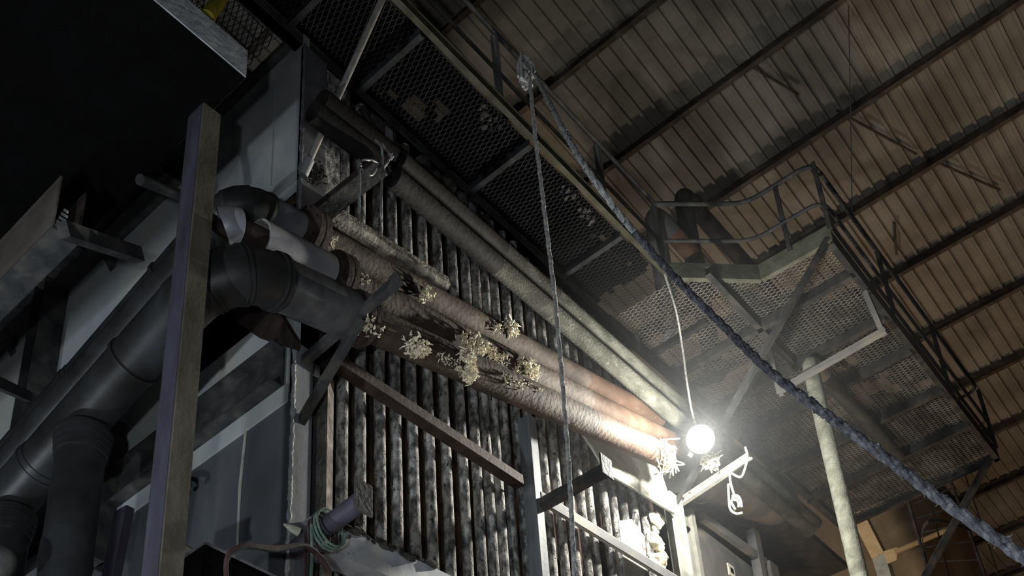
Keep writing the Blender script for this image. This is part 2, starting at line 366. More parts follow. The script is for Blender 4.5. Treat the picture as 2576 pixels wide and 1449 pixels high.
b = MB(); b.box((CXF, 4.45, 6.62), (3.64, 10.5, 7.05)); bp(b, 'casing_panel', 'casing')
# stiffeners across the end casing
b = MB(); b.channel((3.555, 4.5, 6.69), (3.555, 10.2, 6.69), .33, .10, .012, sx=-1); bp(b, 'stiffener', 'dark')
b = MB(); b.channel((CXF, 5.95, 9.78), (CXF, 10.2, 9.78), .40, .16, .012, sx=-1); bp(b, 'stiffener', 'dark')
for (py0, py1, yy) in ((640, 960, 7.75),):
    b = MB(); b.ibeam((3.46, 7.62, 7.0), (3.46, 7.62, 9.8), .2, .22, .014, up=(0, 1, 0)); bp(b, 'stiffener', 'dark')
b = MB(); b.ibeam((3.48, 6.30, 6.2), (3.48, 6.30, 7.44), .14, .14, .012, up=(0, 1, 0)); bp(b, 'stiffener', 'dark')
b = MB(); b.channel((3.555, 4.6, 4.05), (3.555, 10.2, 4.05), .20, .12, .012, sx=-1); bp(b, 'stiffener', 'dark')
b = MB(); b.plate([P(550, 745, X=3.50), P(690, 765, X=3.50), P(740, 850, X=3.50), P(735, 872, X=3.50), P(640, 842, X=3.50), P(585, 800, X=3.50)], (1, 0, 0), .05)
bp(b, 'bent_plate', 'rust_dk')
# seams on the upper casing
for (a, c) in (((693, 215), (680, 470)), ((585, 260), (583, 410))):
    b = MB(); b.bar(P(*a, X=3.575), P(*c, X=3.575), .008, .008); bp(b, 'seam', 'casing')
b = MB(); b.tube([P(620, 1070, X=3.55), P(604, 1230, X=3.55), P(597, 1375, X=3.55)], .010, 8, True, .5); bp(b, 'seam', 'bright', True)
# ledge of ash above the pipes
a0, a1 = P(838, 530, Y=4.33), P(1125, 712, Y=4.33)
b = MB(); b.prof(a0, a1, [(-.13, -.045), (.0, -.06), (.03, -.03), (.02, .045), (-.12, .05)]); bp(b, 'ash_ledge', 'ledge')
b = MB(); b.plate([P(800, 530, Y=4.40), P(850, 545, Y=4.40), P(1120, 715, Y=4.40), P(1130, 745, Y=4.40), P(1000, 680, Y=4.40), P(880, 610, Y=4.40)], (0, 1, 0), .03); bp(b, 'ledge_plate', 'rust_dk')
# rough refractory under the walkway
b = MB(); rd = random.Random(3)
for i in range(46):
    t = rd.random(); c = lerp(P(840, 230, Y=4.46), P(1240, 560, Y=4.46), t); b.ball(c + Vector((0, rd.uniform(0, .04), rd.uniform(-.16, .06))), rd.uniform(.04, .09), (1, .6, 1.3), .7, 9, 11)
bp(b, 'refractory_lump', 'dirt', True)['kind'] = 'stuff'
for (px, py) in ((981, 345), (1191, 535), (1606, 862), (820, 345)):
    c = P(px, py, Y=4.36); b = MB(); b.box((c.x - .035, 4.36, c.z - .10), (c.x + .035, 4.37, c.z + .10)); bp(b, 'tube_lug', 'corner')
# stiffeners on the tube wall
b = MB(); a0, a1 = P(856, 915, Y=4.33), P(1318, 1218, Y=4.33)
b.angle(a0, a1, .09, .085, .012, sx=-1, sy=1); o = bp(b, 'stiffener', 'rust_dk'); o['label'] = 'rusty angle bar across the tubes'
b = MB(); a0, a1 = P(1362, 1256, Y=4.34), P(1720, 1475, Y=4.34)
b.bar(a0 + Vector((0, 0, .02)), a1 + Vector((0, 0, .02)), .012, .09); bp(b, 'stiffener', 'drum')
b = MB(); b.bar(a0 + Vector((0, .05, .068)), a1 + Vector((0, .05, .068)), .11, .012); bp(b, 'stiffener_flange', 'bright')
b = MB(); a0, a1 = P(800, 1335, Y=4.30), P(1165, 1500, Y=4.30)
b.channel(a0 - Vector((0, 0, .10)), a1 - Vector((0, 0, .10)), .22, .16, .012, sx=-1); o = bp(b, 'stiffener', 'bluewhite'); o['label'] = 'pale blue peeling channel at the foot of the tubes'
b = MB(); rd = random.Random(5)
for i in range(60):
    t = rd.random(); c = lerp(P(850, 1318, Y=4.28), P(1130, 1440, Y=4.28), t)
    b.ball(c + Vector((0, rd.uniform(0, .12), rd.uniform(-.01, .03))), rd.uniform(.015, .04), (1.4, 1, .7), .8, 7, 20)
bp(b, 'debris', 'dirt', True)['kind'] = 'stuff'
# upright in the tube wall
xb = P(1335, 1060, Y=4.36).x
b = MB(); b.box((xb - .045, 4.34, 2.5), (xb + .045, 4.36, P(1330, 1040, Y=4.34).z)); b.box((xb - .045, 4.36, 2.5), (xb - .033, 4.46, P(1330, 1040, Y=4.34).z)); b.box((xb + .033, 4.36, 2.5), (xb + .045, 4.46, P(1330, 1040, Y=4.34).z))
bp(b, 'upright', 'corner')
# pale steel plate next to the lamp, broken opening, corner angle
b = MB(); b.plate([P(1462, 1084, Y=4.30), P(1560, 1122, Y=4.30), P(1640, 1160, Y=4.30), P(1668, 1200, Y=4.30), P(1698, 1292, Y=4.30), P(1660, 1270, Y=4.30), P(1600, 1232, Y=4.30), P(1530, 1192, Y=4.30), P(1490, 1125, Y=4.30)], (0, 1, 0), .02)
bp(b, 'steel_plate', 'bright')
b = MB(); b.plate([P(1556, 1310, Y=4.46), P(1590, 1306, Y=4.46), P(1622, 1350, Y=4.46), P(1630, 1449, Y=4.46), P(1572, 1449, Y=4.46)], (0, 1, 0), .03); bp(b, 'broken_panel', 'bright')
b = MB(); rd = random.Random(11)
for i in range(40):
    t = rd.random(); c = lerp(P(1648, 1290, Y=4.46), P(1655, 1440, Y=4.46), t); b.ball(c + Vector((rd.uniform(-.07, .07), rd.uniform(-.03, .05), 0)), rd.uniform(.03, .07), (1, .7, 1.1), .8, 8, 14)
bp(b, 'refractory_lump', 'wool', True)['kind'] = 'stuff'
xr = P(1700, 1300, Y=4.36).x
b = MB(); b.box((xr - .08, 4.34, 3.0), (xr + .05, 4.36, 8.2)); b.box((xr + .05, 4.30, 3.0), (xr + .065, 4.5, 8.2)); bp(b, 'corner_angle', 'bright')
b = MB(); b.box((xr + .065, 4.42, 0), (xr + .36, 4.46, 8.15)); bp(b, 'rear_plate', 'bright')
b = MB(); b.box((xr + .36, 4.38, 0), (xr + .43, 4.46, 8.25)); bp(b, 'rear_angle', 'bright')
b = MB(); b.plate([P(1688, 1300, Y=4.415), P(1740, 1330, Y=4.415), P(1722, 1350, Y=4.415), P(1698, 1335, Y=4.415)], (0, 1, 0), .004); bp(b, 'peep_hole', 'soot')
b = MB(); b.box((xr + .43, 4.53, 0), (13.5, 4.59, 8.3)); bp(b, 'rear_panel', 'drum')
b = MB(); a0 = P(1765, 1300, Y=4.44); b.bar(a0, P(1925, 1415, Y=4.44), .06, .09); bp(b, 'rear_stiffener', 'drum')
b = MB(); xq = P(1890, 1340, Y=4.46).x; b.box((xq - .05, 4.40, 3), (xq + .07, 4.5, P(1890, 1322, Y=4.4).z)); bp(b, 'rear_stiffener', 'drum')
b = MB(); xq = P(1925, 1430, Y=4.46).x; b.box((xq - .03, 4.38, 2.5), (xq + .16, 4.5, P(1925, 1405, Y=4.4).z)); bp(b, 'rear_stiffener', 'drum')
# casing upper part above the tubes on the far side, behind the walkway
b = MB(); b.box((3.64, 4.75, 10.0), (13.5, 9.5, 10.1)); bp(b, 'roof_plate', 'dark')

# ================================================================== STEAM PIPES
SPEC = {  # centre line pixels on plane Y, radii, corner X of the bend, y where the lagging starts
 'top': dict(a=(800, 597), c=(1655, 1055), Y=4.20, r=.092, rc=.098, cx=2.90, m='rust', clad='clad_md', fl=.165),
 'mid': dict(a=(885, 716), c=(1716, 1127), Y=4.12, r=.098, rc=.120, cx=2.78, m='rust', clad='clad_lt', fl=.165),
 'low': dict(a=(935, 818), c=(1672, 1148), Y=4.03, r=.115, rc=.158, cx=2.74, m='rust', clad='clad_dusty', fl=.175)}
FLX = {'top': (772, 552), 'mid': (842, 650), 'low': (893, 758)}
LBL = {'top': 'uppermost of three rusty steam pipes, its bright lagging ending at a flange',
       'mid': 'middle rusty steam pipe with a gap in its bright lagging at the bend',
       'low': 'lowest and thickest steam pipe, orange at the lamp end, with dark lagging'}
for key, q in SPEC.items():
    A, C = P(*q['a'], Y=q['Y']), P(*q['c'], Y=q['Y']); d = (C - A).normalized()
    def at_x(x): return A + d * ((x - A.x) / d.x)
    fx = P(*FLX[key], Y=q['Y']).x; pf = at_x(fx)
    t = thing('steam_pipe', (A.x, q['Y'], 0), LBL[key], 'pipe', 'steam pipes along the tube wall')
    mid_x = P(1480, 1050, Y=q['Y']).x
    b = MB(); b.tube(divide(at_x(fx - .25), at_x(mid_x), .06), q['r'], 24, True, .008); b.build('pipe', q['m'], t, True)
    b = MB(); b.tube(divide(at_x(mid_x), C, .06), q['r'], 24, True, .008); o = b.build('pipe', 'rust_or', t, True); o['label'] = 'orange rusted far end'
    # flange pair
    for off in (0, .055):
        b = MB(); c = pf + d * off; b.tube([c - d * .022, c + d * .022], q['fl'], 28); fo = b.build('flange', 'rust_dk', t, True)
        if off == 0:
            for k in range(8):
                an = 2 * math.pi * k / 8; u = Vector((0, 1, 0)); v = d.cross(u)
                c2 = c + (u * math.cos(an) + v * math.sin(an)) * (q['fl'] - .03)
                b = MB(); b.tube([c2 - d * .05, c2 + d * .1], .013, 6); b.build('bolt', 'rust_dk', fo)
    # lagging: straight part, bend, run back along the end casing
    corner = at_x(q['cx']); back = Vector((0, 1, -.24)).normalized()
    s_end = at_x(fx - .07); bend = q['rc'] * 2.4
    e0 = corner + d * bend; e1 = corner + back * bend
    tail = corner + back * 5.2
    if key == 'mid':
        g0 = at_x(3.02)
        b = MB(); b.pipe(s_end, g0, q['rc'], q['rc'] - .012, 28); b.build('lagging', 'clad_lt', t, True)
        b = MB(); b.tube(rounded([at_x(3.3), corner, corner + back * .6], .2, 8), .072, 18); b.build('pipe', 'rust_dk', t, True)
        cur = rounded([at_x(q['cx'] + .20), corner, corner + back * .5], .16, 10)
        b = MB(); b.tube(cur[2:8], q['rc'] - .004, 28, False); b.build('lagging_band', 'clad_lt', t, True)
        b = MB(); b.tube([cur[8], cur[-1], tail], q['rc'] + .004, 28); b.build('lagging', 'clad_dk', t, True)
    else:
        b = MB(); b.tube(divide(s_end, e0, .2), q['rc'], 28); b.build('lagging', q['clad'], t, True)
        cur = rounded([corner + d * bend, corner, corner + back * bend], bend, 4)
        gore = [(0, 1), (1, 2), (2, 3), (3, 4), (4, 5), (5, 6)]
        pts = rounded([corner + d * bend * 2.2, corner, corner + back * bend * 2.2], bend, 6)[1:-1]
        tg = [(pts[min(i + 1, len(pts) - 1)] - pts[max(i - 1, 0)]).normalized() for i in range(len(pts))]
        for i in range(0, len(pts) - 1, 2):
            seg = [pts[i] - tg[i] * .012] + pts[i:i + 3] + [pts[min(i + 2, len(pts) - 1)] + tg[min(i + 2, len(pts) - 1)] * .012]
            b = MB(); b.tube(seg, q['rc'] + .005 * (1 + (i // 2) % 2), 28); b.build('lagging_gore', 'clad_dk', t, True)
            if key == 'low':
                for j in (0, 1):
                    b = MB(); c = pts[i] + tg[i] * .03 * j; b.tube([c - tg[i] * .006, c + tg[i] * .006], q['rc'] + .018, 28); b.build('lagging_band', 'clad_dk', t, True)
        b = MB(); b.tube([e1, lerp(e1, tail, .3)], q['rc'], 28); b.build('lagging', 'clad_dk', t, True)
        b = MB(); b.tube([lerp(e1, tail, .3), tail], q['rc'] + .006, 28); b.build('lagging', 'clad_dk', t, True)
        for f_ in (.1, .31, .5):
            b = MB(); c = lerp(e1, tail, f_); b.tube([c, c + back * .03], q['rc'] + .012, 28); b.build('lagging_band', 'clad_dk', t, True)
        b = MB(); b.tube([e0 + d * .012, e0 - d * .012], q['rc'] + .010, 28); b.build('lagging_band', 'clad_dk', t, True)
    if key == 'low':                                                     # branches dropping from the back run
        for (px, py, r, lab) in ((215, 1060, .145, None), (45, 1190, .135, None)):
            yy = P(px, py, X=q['cx']).y; c = corner + back * ((yy - corner.y) / back.y)
            dn = Vector((0, 0, -1)); b = MB()
            b.tube(divide(c + dn * .22, c + dn * 1.0, .08) , r, 26, True, .03); b.build('branch_lagging', 'clad_dk', t, True)
            b = MB(); b.tube(divide(c + dn * .92, c + dn * 6.2, .06), r * 1.0, 34, True, .09); b.build('branch_lagging', 'clad_dk', t, True)
            for k in range(4):
                b = MB(); b.tube([c + dn * (.16 + .045 * k), c + dn * (.2 + .045 * k)], r + .012 + .006 * (3 - k), 26); b.build('lagging_band', 'clad_dk', t, True)
    # torn insulation
    TUF = {'top': [((1072, 742), .06, 22, .02), ((1280, 832), .085, 40, .05), ((1245, 822), .05, 20, .04), ((825, 598), .05, 16, .06)],
           'mid': [((1165, 860), .06, 34, .05), ((1200, 872), .075, 44, .10), ((1250, 895), .05, 30, .10), ((1325, 925), .08, 50, .10), ((905, 702), .05, 16, .05)],
           'low': [((930, 822), .06, 30, .06), ((1050, 876), .075, 40, .08), ((1130, 905), .04, 16, .10), ((1172, 910), .08, 44, .05), ((1182, 945), .06, 34, .03), ((1285, 960), .05, 22, .12), ((1340, 975), .04, 16, .12)]}[key]
    for i, (pp, r, nn, spd) in enumerate(TUF):
        c = P(*pp, Y=q['Y'] - q['r'] * .85)
        o = tuft(c, r, nn, i + 5, 1.0, d, spd).build('insulation_tuft', 'wool', t, True); o['label'] = 'pale torn tuft of insulation wool'; o['kind'] = 'stuff'
    if key == 'low':                                                     # wire basket of frayed mesh at the far end
        for k in range(16):
            rd = random.Random(k); c0 = P(1676 + rd.uniform(-6, 12), 1150 + rd.uniform(-18, 26), Y=3.95)
            b = MB(); pts = [c0 + Vector((rd.uniform(-.13, .13), rd.uniform(-.1, .08), rd.uniform(-.13, .13))) for _ in range(4)]
            b.tube(spline(pts, 5), .006, 5); b.build('frayed_wire', 'wool', t, True)

# ================================================================== LONG AND LOOSE PIPES ABOVE
tip1 = P(955, 415, X=3.727)
for (nm, a, c, yy0, yy1, r, m_, lab) in (
    ('spare_pipe', (1003, 406), (2052, 1318), 3.98, 4.12, .080, 'dustpipe', 'upper of two long dusty pipes lying side by side towards the lamp'),
    ('spare_pipe', (990, 448), (2036, 1336), 3.92, 4.06, .078, 'dustpipe', 'lower of two long dusty pipes lying side by side towards the lamp')):
    A, C = P(*a, Y=yy0), P(*c, Y=yy1); M_ = lerp(A, C, .17); M2 = lerp(A, C, .27)
    t = thing('spare_pipe', (A.x, yy0, 0), lab, 'pipe', 'long pipes resting under the walkway')
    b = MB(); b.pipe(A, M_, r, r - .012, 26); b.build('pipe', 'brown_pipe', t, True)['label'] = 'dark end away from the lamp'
    b = MB(); b.tube(divide(M_, M2, .07), r, 26, True, .012); b.build('pipe', 'dustpipe_md', t, True)  # tone steps from dark to pale: lamplight painted along the pipe
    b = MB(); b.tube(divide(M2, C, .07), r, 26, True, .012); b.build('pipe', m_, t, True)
for (a, c, yy, lab) in (((808, 252), (985, 392), 3.90, 'dark rusty pipe end, upper of the two open pipes tied with wire'),
                        ((786, 280), (955, 408), 3.84, 'dark rusty pipe end, lower of the two open pipes tied with wire')):
    b = MB(); b.pipe(P(*a, Y=yy), P(*c, Y=yy), .078, .064, 28); one(b, 'open_pipe', 'black_pipe', lab, 'pipe', 'open pipe ends', True)

# tie wire round the pipes
t = thing('tie_wire', tip1 - Vector((0, 0, .4)), 'loops of grey wire tying the two open pipe ends to their bracket', 'wire')
for pts in ([(945, 352), (960, 372), (962, 420), (958, 520), (960, 560)], [(962, 362), (985, 395), (978, 402), (990, 392)], [(903, 402), (905, 470), (903, 535)],
            [(908, 405), (925, 402), (950, 412), (935, 440), (910, 425), (906, 410)], [(985, 385), (975, 410), (965, 425), (972, 440)]):
    b = MB(); b.tube(spline([P(*p, Y=3.70 if i % 2 else 3.74) for i, p in enumerate(pts)], 6), .008, 6); b.build('strand', 'wire', t, True)

# ================================================================== BRACKETS ON THE TUBE WALL
def root_tip(root, tip, Y=4.45):
    a = P(*root, Y=Y); return a, P(*tip, X=a.x)
a, c = root_tip((788, 548), (958, 412)); t = thing('pipe_bracket', (a.x, a.y, a.z - .1), 'dark box arm under the two open pipe ends', 'bracket', 'pipe brackets')
b = MB(); b.bar(a, c, .10, .09); b.build('arm', 'rust_dk', t)
b = MB(); b.bar(a + Vector((0, -.0, -.045)), c + Vector((0, 0, -.045)), .13, .012); b.build('flange_plate', 'dark', t)
a, c = root_tip((752, 915), (1000, 702)); t = thing('pipe_bracket', (a.x, a.y, a.z - .6), 'crossed angle bracket carrying the three steam pipes near the corner', 'bracket', 'pipe brackets')
b = MB(); b.angle(a, c, .055, .055, .008, sx=-1); b.build('arm', 'dark', t)
b = MB(); b.bar(P(985, 706, X=a.x), P(1003, 690, X=a.x), .03, .05); b.build('arm_end', 'dark', t)
a2, c2 = root_tip((746, 1070), (905, 805)); b = MB(); b.angle(a2, P(905, 800, X=a2.x - .03), .05, .05, .008, sx=-1); b.build('knee_brace', 'dark', t)
a, c = root_tip((1338, 1284), (1525, 1182)); t = thing('pipe_bracket', (a.x, a.y, a.z - .1), 'short dark box arm with a flat end plate, right of the upright', 'bracket', 'pipe brackets')
b = MB(); b.bar(a, c, .08, .08); b.build('arm', 'dark2', t)
b = MB(); z0 = P(1525, 1200, X=a.x).z; z1 = P(1525, 1148, X=a.x).z; b.box((a.x - .07, c.y - .012, z0), (a.x + .07, c.y + .004, z1)); b.build('end_plate', 'dark2', t)
a, c = root_tip((735, 1390), (912, 1258)); t = thing('pipe_bracket', (a.x, a.y, a.z - .1), 'round purple-grey arm with an upright end plate, wound with hoses', 'bracket', 'pipe brackets')
b = MB(); b.tube([a, c], .058, 22); b.build('arm', 'violet', t, True)
b = MB(); z0 = P(915, 1275, X=a.x).z; z1 = P(915, 1212, X=a.x).z; b.box((a.x - .065, c.y - .015, z0 - .04), (a.x + .065, c.y, z1)); b.build('end_plate', 'dark2', t)
hose_arm = (a, c)

# ================================================================== WALKWAY
def rail(mb, pts, r=.021, bend=.08): return mb.tube(rounded(pts, bend, 5), r, 10)
YO = 3.758
walk = thing('walkway', (5.0, 4.1, WZ), 'expanded-metal walkway with olive edge and railing above the tube wall', 'walkway')
def wp(mb, name, m, parent=None, smooth=False): return mb.build(name, m, parent or walk, smooth)
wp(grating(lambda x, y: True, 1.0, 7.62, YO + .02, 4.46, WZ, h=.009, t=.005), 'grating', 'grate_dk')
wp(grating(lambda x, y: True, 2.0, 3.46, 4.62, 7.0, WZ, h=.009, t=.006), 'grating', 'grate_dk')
b = MB(); b.channel((.6, YO, WZ - .01), (7.56, YO, WZ - .01), .115, .05, .01, sx=1); wp(b, 'edge_channel', 'green')
b = MB(); b.angle((.6, 4.55, WZ - .10), (7.9, 4.55, WZ - .10), -.09, .10, .012, sx=-1); b.bar((.6, 4.50, WZ - .05), (7.9, 4.50, WZ - .05), .09, .10); wp(b, 'inner_beam', 'dark')
xs = [P(660, 120, Z=WZ - .05).x, P(978, 150, Z=WZ - .05).x, P(1210, 452, Z=WZ - .05).x, P(1455, 660, Z=WZ - .05).x, P(1690, 858, Z=WZ - .05).x, 1.7]
for x in xs:
    b = MB(); b.angle((x, YO, WZ - .075), (x, 4.5, WZ - .075), .05, .07, .008); wp(b, 'cross_member', 'dark3')
for x in (2.05, 2.75, 3.5):
    b = MB(); b.angle((x, 4.55, WZ - .08), (x, 7.0, WZ - .08), .06, .07, .008); wp(b, 'cross_member', 'dark')
for yy in (5.0, 5.6, 6.2):
    b = MB(); b.bar((2.0, yy, WZ - .03), (3.5, yy, WZ - .03), .05, .05); wp(b, 'cross_member', 'dark2')
b = MB(); rail(b, [(.6, YO, WZ + 1.03), (7.56, YO, WZ + 1.03)], .024); wp(b, 'handrail', 'dark', None, True)
b = MB(); rail(b, [(.6, YO, WZ + .50), (7.56, YO, WZ + .50)], .018); wp(b, 'midrail', 'dark', None, True)
for x in (.9, 2.2, 3.65, P(1250, 150, Y=YO).x, P(1512, 430, Y=YO).x, 7.56):
    b = MB(); b.angle((x, YO, WZ + .1), (x, YO, WZ + 1.03), .05, .05, .007, up=(1, 0, 0)); wp(b, 'post', 'drum')
rd = random.Random(21); b = MB()
for (px, py, s_) in ((1235, 300, .10), (1440, 490, .07), (1480, 540, .08), (1590, 590, .07)):
    c = P(px, py, Z=WZ + .012)
    for i in range(20):
        q = c + Vector((rd.gauss(0, s_), rd.gauss(0, s_ * .5), rd.uniform(-.012, .01)))
        if YO + .08 < q.y < 4.4: b.ball(q, rd.uniform(.010, .022), (1, 1.3, .5), .9, 7, 22)
wp(b, 'caked_dirt', 'dirt', None, True)['kind'] = 'stuff'
b = MB(); cs = .055
for i in range(int(6.3 / cs)):
    for k in range(int(.68 / cs)):
        x = 1.1 + i * cs; y = YO + .04 + k * cs
        v = noise.noise(Vector((x * 1.6, y * 2.2, 3))) + .5 * noise.noise(Vector((x * 7, y * 7, 1)))
        if v > -.55 + .6 * max(0, (x - 6.4)): b.box((x, y, WZ + .018), (x + cs + .004, y + cs + .004, WZ + .03 + .012 * abs(v)))
wp(b, 'dust_layer', 'soot', None)['kind'] = 'stuff'

# ================================================================== PLATFORM AT THE FAR END
C1, C2, C3 = Vector((7.57, 3.70, WZ)), Vector((8.20, 3.08, WZ)), Vector((8.23, 2.33, WZ)); C4 = Vector((12.75, 2.36, WZ)); C5 = Vector((12.75, 4.30, WZ))
plat = thing('platform', (10.2, 3.4, WZ), 'expanded-metal platform with chamfered olive edge and railing at the right', 'platform')
def pp_(mb, name, m, smooth=False): return mb.build(name, m, plat, smooth)
def in_plat(x, y):
    if x < 7.63: return False
    if x < 8.22 and y < C1.y - (x - C1.x) * (C1.y - C2.y) / (C2.x - C1.x) + .02: return False
    return y > 2.36
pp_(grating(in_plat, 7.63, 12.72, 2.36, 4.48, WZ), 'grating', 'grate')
for (a, c) in ((C1, C2), (C2, C3)):
    b = MB(); b.channel(a - Vector((0, 0, .03)), c - Vector((0, 0, .03)), .20, .05, .01, sx=-1); pp_(b, 'edge_channel', 'green_lt')
b = MB(); b.channel(C3 - Vector((0, 0, .08)), C4 - Vector((0, 0, .08)), .18, .06, .012, sx=-1); pp_(b, 'edge_channel', 'dark')
cs = .055; b = MB()  # dark sheet added above the grating so that its holes read dark
for i in range(int(5.0 / cs)):
    for k in range(int(2.05 / cs)):
        x = 7.68 + i * cs; y = 2.40 + k * cs
        v = noise.noise(Vector((x * .9, y * 1.1, 9))) + .4 * noise.noise(Vector((x * 5, y * 5, 2)))
        if in_plat(x, y - .05) and v > .10 - .14 * (x - 7.7): b.box((x, y, WZ + .022), (x + cs + .004, y + cs + .004, WZ + .034 + .01 * abs(v)))
o = pp_(b, 'dust_layer', 'dark3'); o['kind'] = 'stuff'
b = MB(); b.channel(C4 - Vector((0, 0, .08)), C5 - Vector((0, 0, .08)), .12, .06, .012, sx=-1); pp_(b, 'edge_channel', 'dark')
b = MB(); b.bar((7.57, 4.48, WZ - .05), (12.75, 4.40, WZ - .05), .08, .10); pp_(b, 'edge_channel', 'dark')
for px, py in ((2070, 720), (2110, 850), (2210, 912), (2290, 1010), (2330, 1110)):
    x = P(px, py, Z=WZ - .05).x
    b = MB(); b.channel((x, 2.38, WZ - .12), (x, 4.46, WZ - .12), .11, .06, .01); pp_(b, 'cross_member', 'dark')
b = MB(); yy = P(1900, 820, Z=WZ - .06).y; b.channel((7.7, yy, WZ - .12), (9.4, yy, WZ - .12), .11, .06, .01); pp_(b, 'cross_member', 'dark')
up = Vector((0, 0, 1))
ends = [Vector((7.56, YO, WZ)), C2, C3, C4, C5]
b = MB(); rail(b, [q + up * 1.03 for q in ends], .024, .16); pp_(b, 'handrail', 'dark', True)
b = MB(); rail(b, [q + up * .50 for q in ends], .020, .16); pp_(b, 'midrail', 'dark', True)
for q in (lerp(C2, C3, .45), C3, lerp(C3, C4, .33), lerp(C3, C4, .66), C4, lerp(C4, C5, .5)):
    b = MB(); b.bar(q + up * .1, q + up * 1.03, .045, .02, up=(1, 0, 0)); pp_(b, 'post', 'dark')
b = MB(); b.bar(C3 + up * .2, C4 + up * .2, .012, .1); pp_(b, 'toe_plate', 'dark')
# hanging frame below the platform
xh = P(2180, 728, Z=WZ - .12).x; a, c = P(1962, 985, X=xh), P(2230, 832, X=xh)
t = thing('hanger_frame', (xh, (a.y + c.y) / 2, a.z), 'pale grey channel frame hanging under the platform', 'frame')
b = MB(); b.channel(a - Vector((0, 0, .04)), c - Vector((0, 0, .04)), .06, .05, .01); b.build('channel', 'drum', t)
for (p, q) in (((2225, 832), (2180, 728)), ((1965, 985), (1938, 868))):
    b = MB(); b.channel(P(*p, X=xh), P(*q, X=xh), .07, .05, .01, up=(1, 0, 0)); b.build('hanger', 'drum', t)
# knee brace from platform corner to boiler
base = P(1692, 1288, Y=4.40); top = P(2085, 600, X=8.22)
b = MB(); b.angle(base, top, .055, .055, .009, up=(0, 1, 1), sx=-1); one(b, 'platform_brace', 'dark', 'long diagonal angle brace running behind the lamp up to the platform corner', 'brace')
a, c = P(1703, 1284, Y=4.38), P(1893, 1158, X=8.30)
b = MB(); b.channel(a, c, .075, .05, .01); one(b, 'rope_bar', 'bright', 'short pale steel bar below the lamp with a cord tied at its tip', 'bar')

# ================================================================== LAMP
fwd = (EYE - WORK).normalized(); t = thing('work_lamp', WORK - Vector((0, 0, .14)), 'blazing white round flood lamp clamped beside the long pipes', 'lamp')
b = MB(); b.tube([WORK + fwd * .015, WORK + fwd * .03], .112, 32); b.build('lens', MT['lens'], t, True)
b = MB(); b.tube([WORK - fwd * .10, WORK - fwd * .06, WORK, WORK + fwd * .012], .125, 32, True, 0, [.05, .09, .128, .128]); b.build('housing', 'dark2', t, True)
b = MB(); b.bar(WORK - fwd * .09, WORK - fwd * .09 + Vector((0, .14, -.12)), .03, .03); b.build('clamp', 'dark2', t)
b = MB(); b.tube(spline([P(1672, 690, Y=3.68), P(1700, 780, Y=3.7), P(1716, 870, Y=3.8), P(1728, 960, Y=3.82), P(1742, 1040, Y=3.83), WORK + Vector((0, 0, .1))], 8), .010, 8); b.build('cable', 'rope', t, True)['label'] = 'thin grey cable drooping from the platform edge'

# ================================================================== ROPES, CORDS AND HOSES
def rope(path, r, name, m, label, cat, fuzz=0, strands=3, twist=9.0, seed=1, m2=None, cut=1.0):
    t = thing(name, min(path, key=lambda p: p.z), label, cat); n = len(path); rd = random.Random(seed)
    L_ = [0.0]
    for i in range(1, n): L_.append(L_[-1] + (path[i] - path[i-1]).length)
    for s_ in range(strands):
        pts = []
        for i, p in enumerate(path):
            tg = (path[min(i+1, n-1)] - path[max(i-1, 0)]).normalized(); u = tg.cross(Vector((.3, .9, .2))).normalized(); v = tg.cross(u)
            an = L_[i] * twist + 2 * math.pi * s_ / strands
            pts.append(p + (u * math.cos(an) + v * math.sin(an)) * r * .5)
        k_ = int(n * cut); b = MB(); b.tube(pts[:k_], r * .62, 7, True, .25); b.build('strand', m, t, True)
        if m2: b = MB(); b.tube(pts[k_ - 1:], r * .62, 7, True, .25); b.build('strand', m2, t, True)
    if fuzz:
        b = MB()
        for k in range(fuzz):
            i = rd.randrange(1, n - 1); p = path[i]; d = Vector((rd.gauss(0, 1), rd.gauss(0, 1), rd.gauss(0, 1))).normalized()
            b.tube([p + d * r * .7, p + d * r * rd.uniform(1.15, 1.75)], r * .09, 4)
            if k % 3 == 0: b.ball(p + d * r * .9, r * rd.uniform(.3, .55), (1, 1, 1), .8, 6, 60)
        b.build('fuzz', m2 or m, t)['kind'] = 'stuff'
    return t
k0 = P(1332, 195, Y=3.66); HR = .0155
pts = [k0, P(1345, 330, Y=3.60), P(1368, 520, Y=3.56), P(1395, 740, Y=3.53), P(1415, 960, Y=3.5), P(1432, 1180, Y=3.48), P(1447, 1480, Y=3.45)]
path = [q for i in range(len(pts) - 1) for q in divide(pts[i], pts[i+1], .03)[:-1]]
rope(path, HR, 'hanging_rope', 'rope', 'dusty rope hanging straight down from the walkway rail', 'rope', 260, seed=3)
S0 = P(1350, 195, Y=3.64)
def PD(px, py, dist):
    c = Vector(((px - CX) / F, (py - CY) / F, 1.0)); return EYE + (R_.transposed() @ c).normalized() * dist
d0 = (S0 - EYE).length
anch = [(1350, 195), (1445, 375), (1560, 540), (1700, 700), (1810, 810), (1950, 945), (2200, 1130), (2400, 1280), (2640, 1445)]
dist = [d0, 8.7, 7.9, 7.05, 6.5, 5.7, 4.8, 4.2, 3.6]
pts = spline([PD(*a_, d_) for a_, d_ in zip(anch, dist)], 14)
path = [q for i in range(len(pts) - 1) for q in divide(pts[i], pts[i+1], .025)[:-1]]
rope(path, .0205, 'slanting_rope', 'rope', 'hairy rope, grey turning blue-grey, slanting down from the walkway to the lower right', 'rope', 620, seed=8, twist=14, m2='rope_blue', cut=.52)
t = thing('rope_knot', k0 - Vector((0, 0, .2)), 'dark tangled knot of rope on the walkway rail', 'rope')
